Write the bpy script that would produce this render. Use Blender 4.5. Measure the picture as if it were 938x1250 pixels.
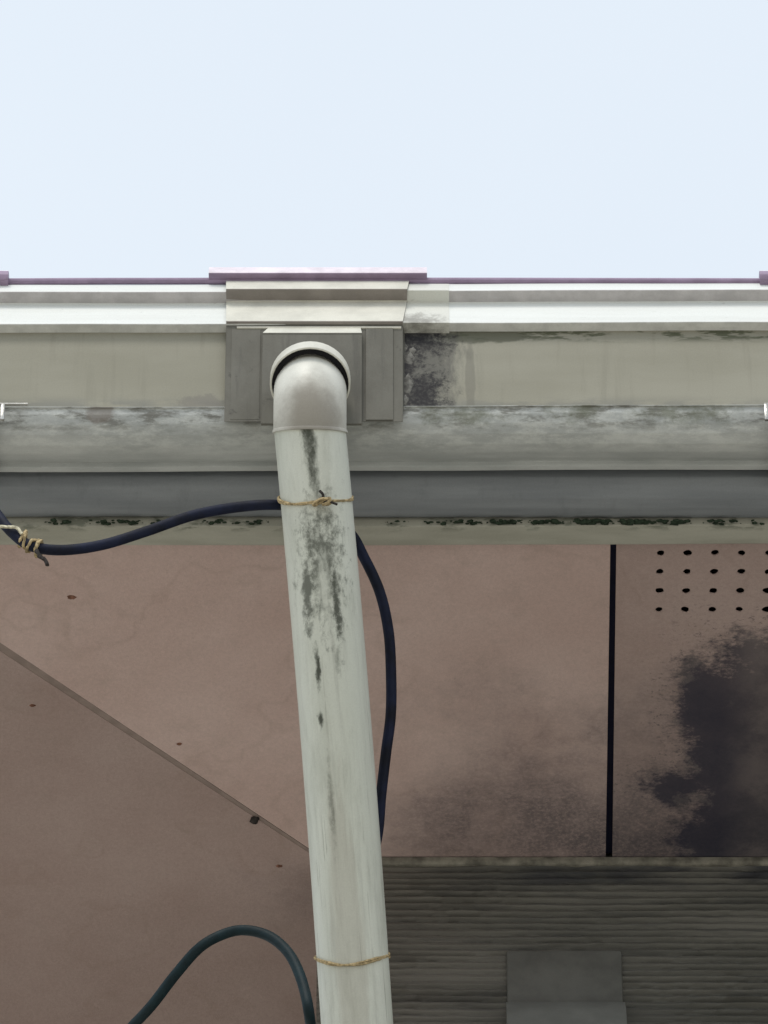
import bpy, bmesh, math, random
from mathutils import Vector, Matrix, noise

random.seed(7)
R = math.radians
for o in list(bpy.data.objects):
    bpy.data.objects.remove(o, do_unlink=True)
scene = bpy.context.scene
col = scene.collection

# ------------------------------------------------------------------ camera
GROUND_TO_EAVE = 5.53            # gutter underside above the ground
PITCH = R(45.0)
DIST = 5.7
AIM = Vector((0.0, 0.090, -0.030))        # eave coordinates (metres, z = 0 at the gutter's lower front edge)
FPX = 1500 * DIST                          # focal length in pixels of a 1250 px high frame
cam_d = bpy.data.cameras.new('camera')
cam = bpy.data.objects.new('camera', cam_d)
col.objects.link(cam)
cam_d.sensor_fit = 'VERTICAL'
cam_d.sensor_height = 24.0
cam_d.lens = FPX / 1250 * 24.0
cam_d.clip_start = 0.1
cam_d.clip_end = 2000
fwd = Vector((0, math.cos(PITCH), math.sin(PITCH)))
upv = Vector((0, -math.sin(PITCH), math.cos(PITCH)))
rgt = Vector((1, 0, 0))
cam_eave = AIM - fwd * DIST
EAVE = Vector((0, 0, GROUND_TO_EAVE))
cam.location = cam_eave + EAVE
cam.rotation_euler = (math.pi / 2 + PITCH, 0, 0)
scene.camera = cam

# ------------------------------------------------------------------ sky and sun
SUN_EL, SUN_AZ = R(52), R(-18)     # azimuth measured from straight behind the camera, negative = from the left
world = bpy.data.worlds.new('World')
scene.world = world
world.use_nodes = True
wn = world.node_tree.nodes
wl = world.node_tree.links
wn.clear()
w_out = wn.new('ShaderNodeOutputWorld')
w_bg = wn.new('ShaderNodeBackground')
w_sky = wn.new('ShaderNodeTexSky')
w_sky.sky_type = 'NISHITA'
w_sky.sun_disc = False
w_sky.sun_elevation = SUN_EL
w_sky.sun_rotation = math.pi + SUN_AZ
w_sky.dust_density = 3.0
w_mix = wn.new('ShaderNodeMix')
w_mix.data_type = 'RGBA'
w_mix.inputs[0].default_value = 0.86        # thin even cloud over the blue
w_cl = wn.new('ShaderNodeTexNoise')
w_cl.inputs['Scale'].default_value = 2.2
w_cl.inputs['Detail'].default_value = 4
w_ramp = wn.new('ShaderNodeValToRGB')
w_ramp.color_ramp.elements[0].position = 0.3
w_ramp.color_ramp.elements[0].color = (7.7, 8.5, 9.4, 1)
w_ramp.color_ramp.elements[1].position = 0.7
w_ramp.color_ramp.elements[1].color = (8.35, 9.15, 9.95, 1)
w_tc = wn.new('ShaderNodeTexCoord')
wl.new(w_tc.outputs['Generated'], w_cl.inputs['Vector'])
wl.new(w_cl.outputs['Fac'], w_ramp.inputs['Fac'])
wl.new(w_sky.outputs['Color'], w_mix.inputs[6])
wl.new(w_ramp.outputs['Color'], w_mix.inputs[7])
wl.new(w_mix.outputs[2], w_bg.inputs['Color'])
w_bg.inputs['Strength'].default_value = 0.111
wl.new(w_bg.outputs['Background'], w_out.inputs['Surface'])

sun_d = bpy.data.lights.new('sun', 'SUN')
sun_d.energy = 1.5
sun_d.angle = R(20)
sun_d.color = (1.0, 0.94, 0.85)
sun = bpy.data.objects.new('sun', sun_d)
col.objects.link(sun)
sd = Vector((-math.sin(-SUN_AZ) * math.cos(SUN_EL), -math.cos(SUN_AZ) * math.cos(SUN_EL), math.sin(SUN_EL)))
sun.rotation_euler = sd.to_track_quat('Z', 'Y').to_euler()
sun.location = EAVE + sd * 20

vs = scene.view_settings
vs.view_transform = 'Standard'
vs.look = 'None'
vs.gamma = 1.0
vs.exposure = 0.0
vs.use_curve_mapping = False

# ------------------------------------------------------------------ where a sight line of the photograph meets a real plane
def ray(px, py):
    return (fwd + rgt * ((px - 469) / FPX) - upv * ((py - 625) / FPX))
def on_y(px, py, y):
    d = ray(px, py)
    return cam_eave + d * ((y - cam_eave.y) / d.y)
def on_z(px, py, z):
    d = ray(px, py)
    return cam_eave + d * ((z - cam_eave.z) / d.z)
def mm(px):
    return (px - 469) / 1500.0

# ------------------------------------------------------------------ node helper
class NT:
    def __init__(self, name, rough=0.6, spec=0.35, bump=None):
        self.m = bpy.data.materials.new(name)
        self.m.use_nodes = True
        self.t = self.m.node_tree
        self.n = self.t.nodes
        self.l = self.t.links
        self.b = self.n['Principled BSDF']
        self.b.inputs['Roughness'].default_value = rough
        self.b.inputs['Specular IOR Level'].default_value = spec
        self.tc = self.n.new('ShaderNodeTexCoord').outputs['Object']
        s = self.n.new('ShaderNodeSeparateXYZ')
        self.l.new(self.tc, s.inputs[0])
        self.x, self.y, self.z = s.outputs
    def put(self, sock, v):
        if isinstance(v, bpy.types.NodeSocket):
            self.l.new(v, sock)
        elif isinstance(v, (tuple, list)) and len(v) == 3 and sock.type == 'RGBA':
            sock.default_value = (*v, 1)
        else:
            sock.default_value = v
    def math(self, op, a, b=0.0, c=0.0, clamp=False):
        n = self.n.new('ShaderNodeMath')
        n.operation = op
        n.use_clamp = clamp
        self.put(n.inputs[0], a); self.put(n.inputs[1], b); self.put(n.inputs[2], c)
        return n.outputs[0]
    def vec(self, x, y, z):
        n = self.n.new('ShaderNodeCombineXYZ')
        self.put(n.inputs[0], x); self.put(n.inputs[1], y); self.put(n.inputs[2], z)
        return n.outputs[0]
    def noise(self, scale=(1, 1, 1), detail=3.0, rough=0.55, off=0.0):
        mp = self.n.new('ShaderNodeMapping')
        self.l.new(self.tc, mp.inputs['Vector'])
        if not isinstance(scale, (tuple, list)):
            scale = (scale,) * 3
        mp.inputs['Scale'].default_value = scale
        mp.inputs['Location'].default_value = (off, off * 0.7, off * 1.3)
        n = self.n.new('ShaderNodeTexNoise')
        n.inputs['Scale'].default_value = 1.0
        n.inputs['Detail'].default_value = detail
        n.inputs['Roughness'].default_value = rough
        self.l.new(mp.outputs[0], n.inputs['Vector'])
        return n.outputs['Fac']
    def step(self, v, lo, hi, to0=0.0, to1=1.0):
        n = self.n.new('ShaderNodeMapRange')
        n.interpolation_type = 'SMOOTHSTEP'
        self.put(n.inputs['Value'], v)
        n.inputs['From Min'].default_value = lo; n.inputs['From Max'].default_value = hi
        n.inputs['To Min'].default_value = to0; n.inputs['To Max'].default_value = to1
        return n.outputs['Result']
    def mix(self, f, a, b, mode='MIX'):
        n = self.n.new('ShaderNodeMix')
        n.data_type = 'RGBA'
        n.blend_type = mode
        self.put(n.inputs[0], f); self.put(n.inputs[6], a); self.put(n.inputs[7], b)
        return n.outputs[2]
    def blob(self, u, v, cu, cv, ru, rv, nz, amp=1.0, lo=0.0, hi=0.35):
        """1 inside a ragged ellipse, 0 outside; nz is a noise socket around 0.5"""
        du = self.math('DIVIDE', self.math('SUBTRACT', u, cu), ru)
        dv = self.math('DIVIDE', self.math('SUBTRACT', v, cv), rv)
        d = self.math('SQRT', self.math('ADD', self.math('MULTIPLY', du, du), self.math('MULTIPLY', dv, dv)))
        e = self.math('ADD', self.math('SUBTRACT', 1.0, d), self.math('MULTIPLY', self.math('SUBTRACT', nz, 0.5), 2 * amp))
        return self.step(e, lo, hi)
    def field(self, u, v, ells, nz, amp, lo, hi):
        """several ellipses (cu, cv, ru, rv) melted into one ragged patch"""
        r = None
        for cu, cv, ru, rv in ells:
            du = self.math('DIVIDE', self.math('SUBTRACT', u, cu), ru)
            dv = self.math('DIVIDE', self.math('SUBTRACT', v, cv), rv)
            d = self.math('SQRT', self.math('ADD', self.math('MULTIPLY', du, du), self.math('MULTIPLY', dv, dv)))
            e = self.math('MULTIPLY', self.math('SUBTRACT', 1.0, d), min(ru, rv))
            r = e if r is None else self.math('SMOOTH_MAX', r, e, 0.012)
        e = self.math('ADD', r, self.math('MULTIPLY', self.math('SUBTRACT', nz, 0.5), amp))
        return self.step(e, lo, hi)
    def mul(self, *a):
        r = a[0]
        for k in a[1:]:
            r = self.math('MULTIPLY', r, k)
        return r
    def mx(self, *a):
        r = a[0]
        for k in a[1:]:
            r = self.math('MAXIMUM', r, k)
        return r
    def done(self, color, rough=None, bump=None, dist=0.0006, strength=0.5, grain=0.11):
        g = self.noise(900, 2, 0.7, 3.1)
        f = self.math('ADD', self.math('MULTIPLY', self.math('SUBTRACT', g, 0.5), 2 * grain), 1.0)
        color = self.mix(1.0, color, self.vec(f, f, f), 'MULTIPLY')
        self.put(self.b.inputs['Base Color'], color)
        if rough is not None:
            self.put(self.b.inputs['Roughness'], rough)
        if bump is not None:
            n = self.n.new('ShaderNodeBump')
            n.inputs['Distance'].default_value = dist
            n.inputs['Strength'].default_value = strength
            self.l.new(bump, n.inputs['Height'])
            self.l.new(n.outputs[0], self.b.inputs['Normal'])
        return self.m

# ------------------------------------------------------------------ geometry of the house corner (eave coordinates)
SOFFIT_Z = -0.020
YW = on_z(600, 1050, SOFFIT_Z).y                 # face of the front wall
XC = on_z(388, 1050, SOFFIT_Z).x                 # corner of the house, behind the pipe
XR = 5.2                                          # right corner of the house
YB = YW + 4.6                                     # rear wall
JX0 = on_z(749, 663, SOFFIT_Z).x
JX1 = on_z(743.5, 1052, SOFFIT_Z).x
JOINT_X = JX0

# ------------------------------------------------------------------ materials
def m_plain(name, c, rough=0.6, spec=0.35, var=0.12, sc=60, bump=True):
    t = NT(name, rough, spec)
    n = t.noise(sc, 4, 0.6)
    f = t.step(n, 0.3, 0.7, 1 - var, 1 + var)
    return t.done(t.mix(1.0, c, t.vec(f, f, f), 'MULTIPLY'), bump=t.noise(sc * 6, 3) if bump else None, strength=0.3)

def m_gutter_crown(name, c):
    t = NT(name, 0.42, 0.45)
    n = t.noise((4, 60, 60), 4, 0.6)
    base = t.mix(t.step(n, 0.35, 0.75, 0, 0.22), c, (0.50, 0.50, 0.46))
    spk = t.step(t.noise((160, 420, 420), 3, 0.6, 5), 0.66, 0.78, 0, 0.35)
    base = t.mix(spk, base, (0.22, 0.21, 0.18))
    # grime beside the outlet box
    g = t.blob(t.x, t.z, 0.026, 0.093, 0.034, 0.016, t.noise(90, 8, 0.72, 2), 1.3, 0.0, 1.0)
    base = t.mix(t.mul(g, 0.7), base, (0.13, 0.12, 0.10))
    return t.done(base, bump=t.noise((20, 90, 90), 3), strength=0.25)

def m_gutter_face():
    t = NT('gutter_face_paint', 0.6, 0.15)
    n1 = t.noise((5, 8, 14), 4, 0.55)
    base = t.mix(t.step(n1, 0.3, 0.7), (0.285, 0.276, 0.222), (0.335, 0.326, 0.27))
    st = t.noise((130, 130, 9), 3, 0.6, 4)
    base = t.mix(t.step(st, 0.52, 0.75, 0, 0.22), base, (0.19, 0.185, 0.15))
    # greyer paler band just under the moulding and along the lower edge
    low = t.step(t.z, 0.014, 0.002)
    base = t.mix(t.mul(low, t.step(t.noise((35, 35, 90), 4, 0.6, 9), 0.35, 0.6), 0.6), base, (0.20, 0.205, 0.19))
    # green growth along the top edge, right of the outlet
    al = t.mul(t.step(t.z, 0.073, 0.083), t.step(t.noise((38, 20, 150), 4, 0.62, 1), 0.5, 0.6), t.step(t.x, 0.03, 0.075))
    base = t.mix(t.mul(al, 0.85), base, (0.075, 0.085, 0.05))
    al2 = t.blob(t.x, t.z, 0.085, 0.082, 0.05, 0.008, t.noise(60, 4, 0.6, 3), 0.7)
    base = t.mix(t.mul(al2, 0.75), base, (0.10, 0.105, 0.075))
    # grime beside the outlet box: grey veil, black core
    nz = t.noise(120, 10, 0.8, 6)
    veil = t.blob(t.x, t.z, 0.026, 0.045, 0.046, 0.078, t.noise((90, 90, 32), 8, 0.7, 2), 0.75, 0.0, 0.55)
    base = t.mix(t.mul(veil, 0.85), base, (0.12, 0.118, 0.108))
    core = t.mx(t.blob(t.x, t.z, 0.030, 0.014, 0.026, 0.042, nz, 1.7, -0.05, 0.6),
                t.blob(t.x, t.z, 0.024, 0.080, 0.036, 0.026, nz, 1.7, -0.05, 0.6),
                t.blob(t.x, t.z, 0.020, 0.045, 0.012, 0.04, nz, 1.6, 0.1, 0.8))
    base = t.mix(t.mul(core, t.step(t.noise(260, 5, 0.7, 61), 0.25, 0.6, 0.55, 1.0)), base, (0.026, 0.025, 0.028))
    stripe = t.mul(t.blob(t.x, t.z, 0.070, 0.035, 0.0045, 0.05, t.noise(40, 3, 0.5, 8), 0.5), 0.5)
    base = t.mix(stripe, base, (0.17, 0.165, 0.14))
    # left smudge
    sm = t.blob(t.x, t.z, -0.148, 0.004, 0.022, 0.012, nz, 0.9)
    base = t.mix(t.mul(sm, 0.6), base, (0.2, 0.19, 0.17))
    return t.done(base, bump=t.noise((30, 200, 60), 4), strength=0.3)

def m_gutter_belly():
    t = NT('gutter_underside', 0.7, 0.25)
    n1 = t.noise((9, 40, 40), 5, 0.62)
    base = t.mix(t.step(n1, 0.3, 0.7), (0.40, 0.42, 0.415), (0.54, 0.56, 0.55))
    y = t.y
    top = t.step(y, 0.034, 0.004)
    # lime bloom in ragged tongues below the front edge
    lime = t.mul(t.step(t.noise((46, 110, 110), 8, 0.74, 4), 0.42, 0.62), t.step(y, 0.042, 0.012))
    base = t.mix(t.mul(lime, 0.55), base, (0.72, 0.74, 0.71))
    dirt = t.mul(t.step(t.noise((40, 120, 120), 7, 0.72, 12), 0.46, 0.64), t.step(y, 0.020, 0.003))
    base = t.mix(t.mul(dirt, 0.8), base, (0.15, 0.145, 0.125))
    nz = t.noise(70, 8, 0.72, 3)
    gr = t.mx(t.blob(t.x, y, 0.245, 0.004, 0.055, 0.008, nz, 1.8, 0.0, 1.2), t.blob(t.x, y, 0.155, 0.002, 0.03, 0.006, nz, 1.8, 0.0, 1.2),
              t.blob(t.x, y, 0.06, 0.004, 0.04, 0.007, nz, 1.8, 0.0, 1.2))
    base = t.mix(t.mul(gr, 0.7), base, (0.18, 0.19, 0.14))
    br = t.blob(t.x, y, -0.23, 0.003, 0.014, 0.006, nz, 0.6)
    base = t.mix(t.mul(br, 0.6), base, (0.2, 0.165, 0.14))
    return t.done(base, bump=t.noise((60, 160, 160), 5, 0.6), strength=0.5)

def m_fascia():
    t = NT('fascia_paint', 0.75, 0.2)
    n1 = t.noise((6, 50, 50), 4, 0.6)
    base = t.mix(t.step(n1, 0.3, 0.7), (0.22, 0.238, 0.258), (0.285, 0.305, 0.325))
    st = t.step(t.noise((70, 30, 30), 4, 0.6, 7), 0.55, 0.75, 0, 0.25)
    base = t.mix(st, base, (0.14, 0.15, 0.155))
    return t.done(base, bump=t.noise((60, 200, 200), 4), strength=0.4)

def m_trim():
    t = NT('eave_trim_paint', 0.7, 0.25)
    n1 = t.noise((12, 60, 60), 4, 0.6)
    base = t.mix(t.step(n1, 0.3, 0.7), (0.37, 0.365, 0.31), (0.45, 0.445, 0.385))
    al = t.mul(t.step(t.noise((50, 120, 120), 4, 0.6, 7), 0.5, 0.62), t.step(t.y, 0.118, 0.110))
    base = t.mix(t.mul(al, 0.6), base, (0.10, 0.12, 0.09))
    return t.done(base, bump=t.noise((60, 200, 200), 4), strength=0.3)

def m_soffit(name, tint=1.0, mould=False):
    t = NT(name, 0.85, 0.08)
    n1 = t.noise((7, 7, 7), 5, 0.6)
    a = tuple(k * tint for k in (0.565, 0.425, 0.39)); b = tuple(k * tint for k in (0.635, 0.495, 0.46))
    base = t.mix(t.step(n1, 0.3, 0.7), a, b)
    n2 = t.step(t.noise(38, 5, 0.65, 4), 0.5, 0.78, 0, 0.22)
    base = t.mix(n2, base, (0.33, 0.27, 0.235))
    tide = t.noise(6.5, 4, 0.5, 31)
    ring_ = t.math('SUBTRACT', 1.0, t.step(t.math('ABSOLUTE', t.math('SUBTRACT', tide, 0.56)), 0.0, 0.018))
    base = t.mix(t.mul(ring_, t.noise(40, 5, 0.7, 33), 0.28), base, (0.30, 0.22, 0.18))
    spk = t.step(t.noise(230, 4, 0.65, 41), 0.68, 0.78, 0, 0.45)
    base = t.mix(spk, base, (0.22, 0.17, 0.15))
    brush = t.step(t.noise(330, 5, 0.75, 43), 0.3, 0.7, 0.94, 1.06)
    base = t.mix(1.0, base, t.vec(brush, brush, brush), 'MULTIPLY')
    # shade painted in with some sooty damp, darkening the boards towards wall and right
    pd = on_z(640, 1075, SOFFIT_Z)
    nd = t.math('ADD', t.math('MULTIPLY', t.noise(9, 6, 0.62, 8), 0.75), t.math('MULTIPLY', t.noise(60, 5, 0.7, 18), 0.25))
    shade_damp = t.blob(t.x, t.y, pd.x + 0.12, pd.y + 0.01, 0.36, 0.30, nd, 0.85, 0.0, 1.0)
    shade_damp = t.mul(shade_damp, t.step(t.noise((300, 330, 300), 6, 0.8, 71), 0.3, 0.6, 0.55, 1.0))
    base = t.mix(t.mul(shade_damp, 0.92), base, (0.10, 0.092, 0.104))
    if mould:
        E_ = []
        for px, py, rx, ry in ((1000, 925, 0.118, 0.168), (862, 860, 0.034, 0.070), (828, 960, 0.036, 0.026), (915, 795, 0.040, 0.026), (900, 1030, 0.07, 0.05)):
            q = on_z(px, py, SOFFIT_Z)
            E_.append((q.x, q.y, rx, ry))
        nn = t.math('ADD', t.math('MULTIPLY', t.noise(30, 9, 0.72, 5), 0.66), t.math('MULTIPLY', t.noise((170, 330, 200), 6, 0.75, 9), 0.34))
        msk = t.field(t.x, t.y, E_, nn, 0.115, -0.006, 0.016)
        dots = t.mul(t.step(t.noise((260, 330, 200), 5, 0.7, 51), 0.54, 0.66), t.field(t.x, t.y, E_, t.noise(30, 4, 0.6, 52), 0.07, -0.035, 0.0))
        msk = t.mx(msk, t.mul(dots, 0.85))
        core = t.field(t.x, t.y, E_, t.noise(22, 8, 0.7, 25), 0.16, 0.0, 0.012)
        rim = t.mul(t.step(t.x, E_[1][0] + 0.05, E_[1][0] + 0.01), core)
        mc = t.mix(t.step(t.noise(19, 7, 0.68, 15), 0.36, 0.66), (0.072, 0.070, 0.084), (0.165, 0.145, 0.15))
        mc = t.mix(t.mul(rim, 0.8), mc, (0.030, 0.033, 0.058))
        base = t.mix(t.mul(msk, 0.9), base, mc)
    return t.done(base, bump=t.noise(420, 3, 0.6), strength=0.4, grain=0.15)

def m_siding():
    t = NT('combed_siding', 0.85, 0.08)
    n1 = t.noise((5, 5, 30), 5, 0.6)
    base = t.mix(t.step(n1, 0.3, 0.7), (0.115, 0.114, 0.103), (0.175, 0.17, 0.152))
    n2 = t.step(t.noise((10, 10, 140), 4, 0.6, 6), 0.5, 0.72, 0, 0.5)
    base = t.mix(n2, base, (0.06, 0.062, 0.065))
    warm = t.step(t.x, XC + 0.22, XC)
    base = t.mix(t.mul(warm, 0.35), base, (0.19, 0.16, 0.135))
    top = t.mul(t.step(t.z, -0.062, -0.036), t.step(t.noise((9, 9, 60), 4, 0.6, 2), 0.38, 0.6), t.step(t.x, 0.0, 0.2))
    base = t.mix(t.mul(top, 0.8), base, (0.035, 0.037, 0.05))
    return t.done(base, bump=t.noise((90, 90, 300), 4), strength=0.5, grain=0.15)

def m_pipe():
    """object coords of the straight pipe: z runs down from 0 (negative), the weather side is -y"""
    t = NT('pipe_plastic', 0.5, 0.25)
    n1 = t.noise((22, 22, 3.5), 4, 0.55)
    base = t.mix(t.step(n1, 0.3, 0.7), (0.62, 0.645, 0.57), (0.71, 0.735, 0.665))
    front = t.step(t.y, 0.0, -0.012)
    # faint long runs
    st = t.noise((150, 150, 9.0), 7, 0.7, 5)
    fade = t.step(t.z, -0.12, -0.2)
    base = t.mix(t.mul(t.step(st, 0.45, 0.75), front, fade, 0.34), base, (0.27, 0.27, 0.24))
    brn = t.mul(t.blob(t.x, t.z, -0.002, -0.44, 0.014, 0.19, t.noise((90, 90, 9), 4, 0.6, 8), 0.7), front)
    base = t.mix(t.mul(brn, 0.28), base, (0.36, 0.31, 0.25))
    flank = t.mul(t.step(t.noise((55, 55, 14), 7, 0.7, 21), 0.45, 0.72), 0.30)
    base = t.mix(flank, base, (0.33, 0.34, 0.28))
    run = t.mul(t.step(t.noise((420, 420, 7), 5, 0.65, 23), 0.58, 0.68), t.step(t.noise((60, 60, 22), 4, 0.6, 24), 0.46, 0.6), 0.5)
    base = t.mix(run, base, (0.22, 0.22, 0.18))
    # mould: drip below the elbow, then a wide patch that narrows into dashes
    nz = t.noise((150, 150, 95), 8, 0.75, 3)
    nl = t.noise((110, 110, 60), 8, 0.74, 11)
    drip = t.blob(t.math('ADD', t.x, t.math('MULTIPLY', t.z, 0.03)), t.z, -0.0035, -0.022, 0.0075, 0.046, nl, 0.9, 0.0, 0.7)
    wide = t.blob(t.x, t.z, 0.000, -0.112, 0.0205, 0.062, nz, 1.9, -0.1, 1.0)
    hole = t.blob(t.x, t.z, 0.000, -0.132, 0.007, 0.036, nl, 1.2, 0.0, 0.8)
    wide = t.mul(wide, t.math('SUBTRACT', 1.0, t.mul(hole, 0.8)))
    rt = t.blob(t.x, t.z, 0.0085, -0.140, 0.006, 0.055, nz, 1.6, 0.0, 0.9)
    lf = t.blob(t.x, t.z, -0.0135, -0.138, 0.006, 0.050, nz, 1.6, 0.0, 0.9)
    d1 = t.blob(t.math('ADD', t.x, t.math('MULTIPLY', nz, 0.004)), t.z, -0.0078, -0.197, 0.0030, 0.022, nl, 1.3, 0.0, 0.8)
    d2 = t.blob(t.math('ADD', t.x, t.math('MULTIPLY', nz, 0.004)), t.z, -0.0090, -0.238, 0.0030, 0.0080, nl, 1.2, 0.0, 0.8)
    d3 = t.blob(t.x, t.z, 0.0060, -0.190, 0.0036, 0.016, nl, 1.6, 0.0, 1.0)
    d4 = t.mul(t.blob(t.x, t.z, -0.008, -0.305, 0.003, 0.045, nz, 1.6, 0.0, 1.0), 0.5)
    m = t.mul(t.mx(t.mul(drip, t.step(nz, 0.3, 0.6, 0.6, 1.0)), t.mul(wide, 0.85), t.mul(rt, 0.95), t.mul(lf, 0.85), d1, d2, t.mul(d3, 0.6), d4), front)
    base = t.mix(t.mul(m, 0.97), base, (0.065, 0.072, 0.056))
    return t.done(base, bump=t.noise((90, 90, 60), 4), strength=0.25)

def m_elbow():
    t = NT('elbow_plastic', 0.42, 0.4)
    n1 = t.noise(35, 4, 0.55)
    base = t.mix(t.step(n1, 0.3, 0.7), (0.67, 0.67, 0.61), (0.76, 0.76, 0.70))
    # brown tone over the lower part of the bend
    low_brown = t.blob(t.x, t.z, -0.0585, -0.058, 0.040, 0.046, t.noise(45, 6, 0.65, 2), 0.35, 0.0, 0.7)
    base = t.mix(t.mul(low_brown, 0.8), base, (0.22, 0.195, 0.16))
    return t.done(base, bump=t.noise(120, 4), strength=0.25)

def m_box_face():
    t = NT('outlet_face', 0.7, 0.18)
    n1 = t.noise((30, 30, 18), 5, 0.6)
    base = t.mix(t.step(n1, 0.3, 0.7), (0.135, 0.131, 0.112), (0.172, 0.168, 0.146))
    st = t.step(t.noise((160, 160, 12), 4, 0.6, 5), 0.52, 0.74, 0, 0.45)
    base = t.mix(st, base, (0.09, 0.088, 0.08))
    spot = t.step(t.noise(85, 4, 0.65, 9), 0.62, 0.74, 0, 0.6)
    base = t.mix(spot, base, (0.065, 0.063, 0.057))
    return t.done(base, bump=t.noise(160, 4), strength=0.35)

M = {}
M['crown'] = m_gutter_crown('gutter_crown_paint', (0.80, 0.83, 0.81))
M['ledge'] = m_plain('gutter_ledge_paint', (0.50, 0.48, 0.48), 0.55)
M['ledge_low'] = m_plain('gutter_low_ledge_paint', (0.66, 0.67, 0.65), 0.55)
M['sleeve'] = m_gutter_crown('sleeve_paint', (0.70, 0.71, 0.66))
M['face'] = m_gutter_face()
M['belly'] = m_gutter_belly()
M['inner'] = m_plain('gutter_inside', (0.35, 0.34, 0.31))
M['lip'] = m_plain('mauve_lip', (0.30, 0.225, 0.33), 0.5, 0.4)  # purple lens fringing along the bright sky edge, put into the colour
M['lip_pale'] = m_plain('pale_pink_lip', (0.80, 0.72, 0.79), 0.5, 0.4)
M['fascia'] = m_fascia()
M['trim'] = m_trim()
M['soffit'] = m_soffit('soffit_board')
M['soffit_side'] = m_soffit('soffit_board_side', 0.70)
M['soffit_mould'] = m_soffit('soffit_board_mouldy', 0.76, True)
M['sealant'] = m_plain('seam_sealant', (0.31, 0.245, 0.22), 0.8, 0.2)
M['joiner'] = m_plain('navy_joint_strip', (0.014, 0.016, 0.04), 0.6, 0.2)
M['siding'] = m_siding()
M['frieze'] = m_plain('frieze_paint', (0.20, 0.19, 0.16), 0.75, 0.2, 0.45, 60)
M['pipe'] = m_pipe()
M['elbow'] = m_elbow()
M['pipe_plain'] = m_plain('pipe_plastic_plain', (0.56, 0.58, 0.53), 0.42, 0.4, 0.08, 30)
M['collar_grey'] = m_plain('pipe_socket_grey', (0.30, 0.30, 0.28), 0.55)
M['box_cream'] = m_plain('outlet_cream', (0.66, 0.65, 0.575), 0.5, 0.4, 0.10, 35)
M['box_taupe'] = m_plain('outlet_taupe', (0.27, 0.245, 0.225), 0.6, 0.3, 0.12, 40)
M['box_face'] = m_box_face()
M['cable'] = m_plain('navy_cable_sheath', (0.005, 0.008, 0.024), 0.65, 0.25, 0.6, 45)
M['cable_green'] = m_plain('green_cable_sheath', (0.005, 0.018, 0.023), 0.6, 0.25, 0.25, 80)
M['twine'] = m_plain('jute_twine', (0.42, 0.33, 0.19), 0.9, 0.1, 0.45, 350)
M['twine_white'] = m_plain('pale_twine', (0.62, 0.58, 0.44), 0.9, 0.1, 0.35, 300)
M['steel'] = m_plain('bracket_steel', (0.40, 0.40, 0.38), 0.3, 0.5, 0.2, 90)
M['steel'].node_tree.nodes['Principled BSDF'].inputs['Metallic'].default_value = 0.7
M['rubber'] = m_plain('black_rubber', (0.008, 0.008, 0.010), 0.7, 0.2)
M['dark'] = m_plain('dark_iron', (0.05, 0.05, 0.055), 0.6)
M['rust'] = m_plain('rusty_nail', (0.20, 0.10, 0.07), 0.8, 0.2, 0.4, 300)
M['mud'] = m_plain('dried_mud', (0.045, 0.04, 0.038), 0.9, 0.1, 0.4, 300)
M['algae'] = m_plain('algae_green', (0.034, 0.050, 0.034), 0.95, 0.1, 0.4, 300)
M['putty'] = m_plain('old_sealant', (0.15, 0.147, 0.135), 0.85, 0.15, 0.5, 200)
M['vent'] = m_plain('vent_plate', (0.135, 0.138, 0.128), 0.6, 0.3, 0.15, 30)
M['vent_light'] = m_plain('vent_hood', (0.19, 0.20, 0.188), 0.5, 0.4, 0.12, 30)
M['roof'] = m_plain('roof_slate', (0.10, 0.10, 0.105), 0.7, 0.3, 0.3, 25)
M['ground'] = m_plain('concrete_ground', (0.47, 0.435, 0.37), 0.9, 0.2, 0.2, 2.5)

# ------------------------------------------------------------------ object helpers
def tag(o, label=None, cat=None, group=None, kind=None):
    if label: o['label'] = label
    if cat: o['category'] = cat
    if group: o['group'] = group
    if kind: o['kind'] = kind
    return o

def empty(name, loc, label=None, cat=None, group=None):
    o = bpy.data.objects.new(name, None)
    o.empty_display_size = 0.05
    o.location = loc
    col.objects.link(o)
    return tag(o, label, cat, group)

def mesh_obj(name, verts, faces, mats, parent=None, fmat=None, origin=None, smooth=30):
    """verts in eave coordinates; the object's own origin is the eave origin unless given"""
    me = bpy.data.meshes.new(name)
    org = Vector(origin) if origin is not None else Vector((0, 0, 0))
    me.from_pydata([tuple(Vector(v) - org) for v in verts], [], faces)
    if not isinstance(mats, (list, tuple)):
        mats = [mats]
    for m in mats:
        me.materials.append(m)
    if fmat:
        for p, k in zip(me.polygons, fmat):
            p.material_index = k
    bm = bmesh.new(); bm.from_mesh(me)
    bmesh.ops.recalc_face_normals(bm, faces=bm.faces)
    bm.to_mesh(me); bm.free()
    for p in me.polygons:
        p.use_smooth = True
    me.set_sharp_from_angle(angle=R(smooth))
    o = bpy.data.objects.new(name, me)
    col.objects.link(o)
    w = EAVE + org
    if parent is not None:
        o.parent = parent
        pw = Vector(parent.location)
        if parent.parent is not None:
            pw += parent.parent.location
        o.location = w - pw
    else:
        o.location = w
    return o

def fillet(pts, r, closed=True, seg=3, only=None):
    """round the corners of a 2D polygon"""
    n = len(pts); out = []; src = []
    for i, p in enumerate(pts):
        if (not closed and i in (0, n - 1)) or (only is not None and i not in only):
            out.append(p); src.append(i); continue
        a = Vector(pts[i - 1]); b = Vector(p); c = Vector(pts[(i + 1) % n])
        da = (a - b); dc = (c - b)
        rr = min(r, da.length * 0.4, dc.length * 0.4)
        s = b + da.normalized() * rr; e = b + dc.normalized() * rr
        for k in range(seg + 1):
            t = k / seg
            out.append(tuple((1 - t) ** 2 * s + 2 * t * (1 - t) * b + t * t * e)); src.append(i)
    return out, src

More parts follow.
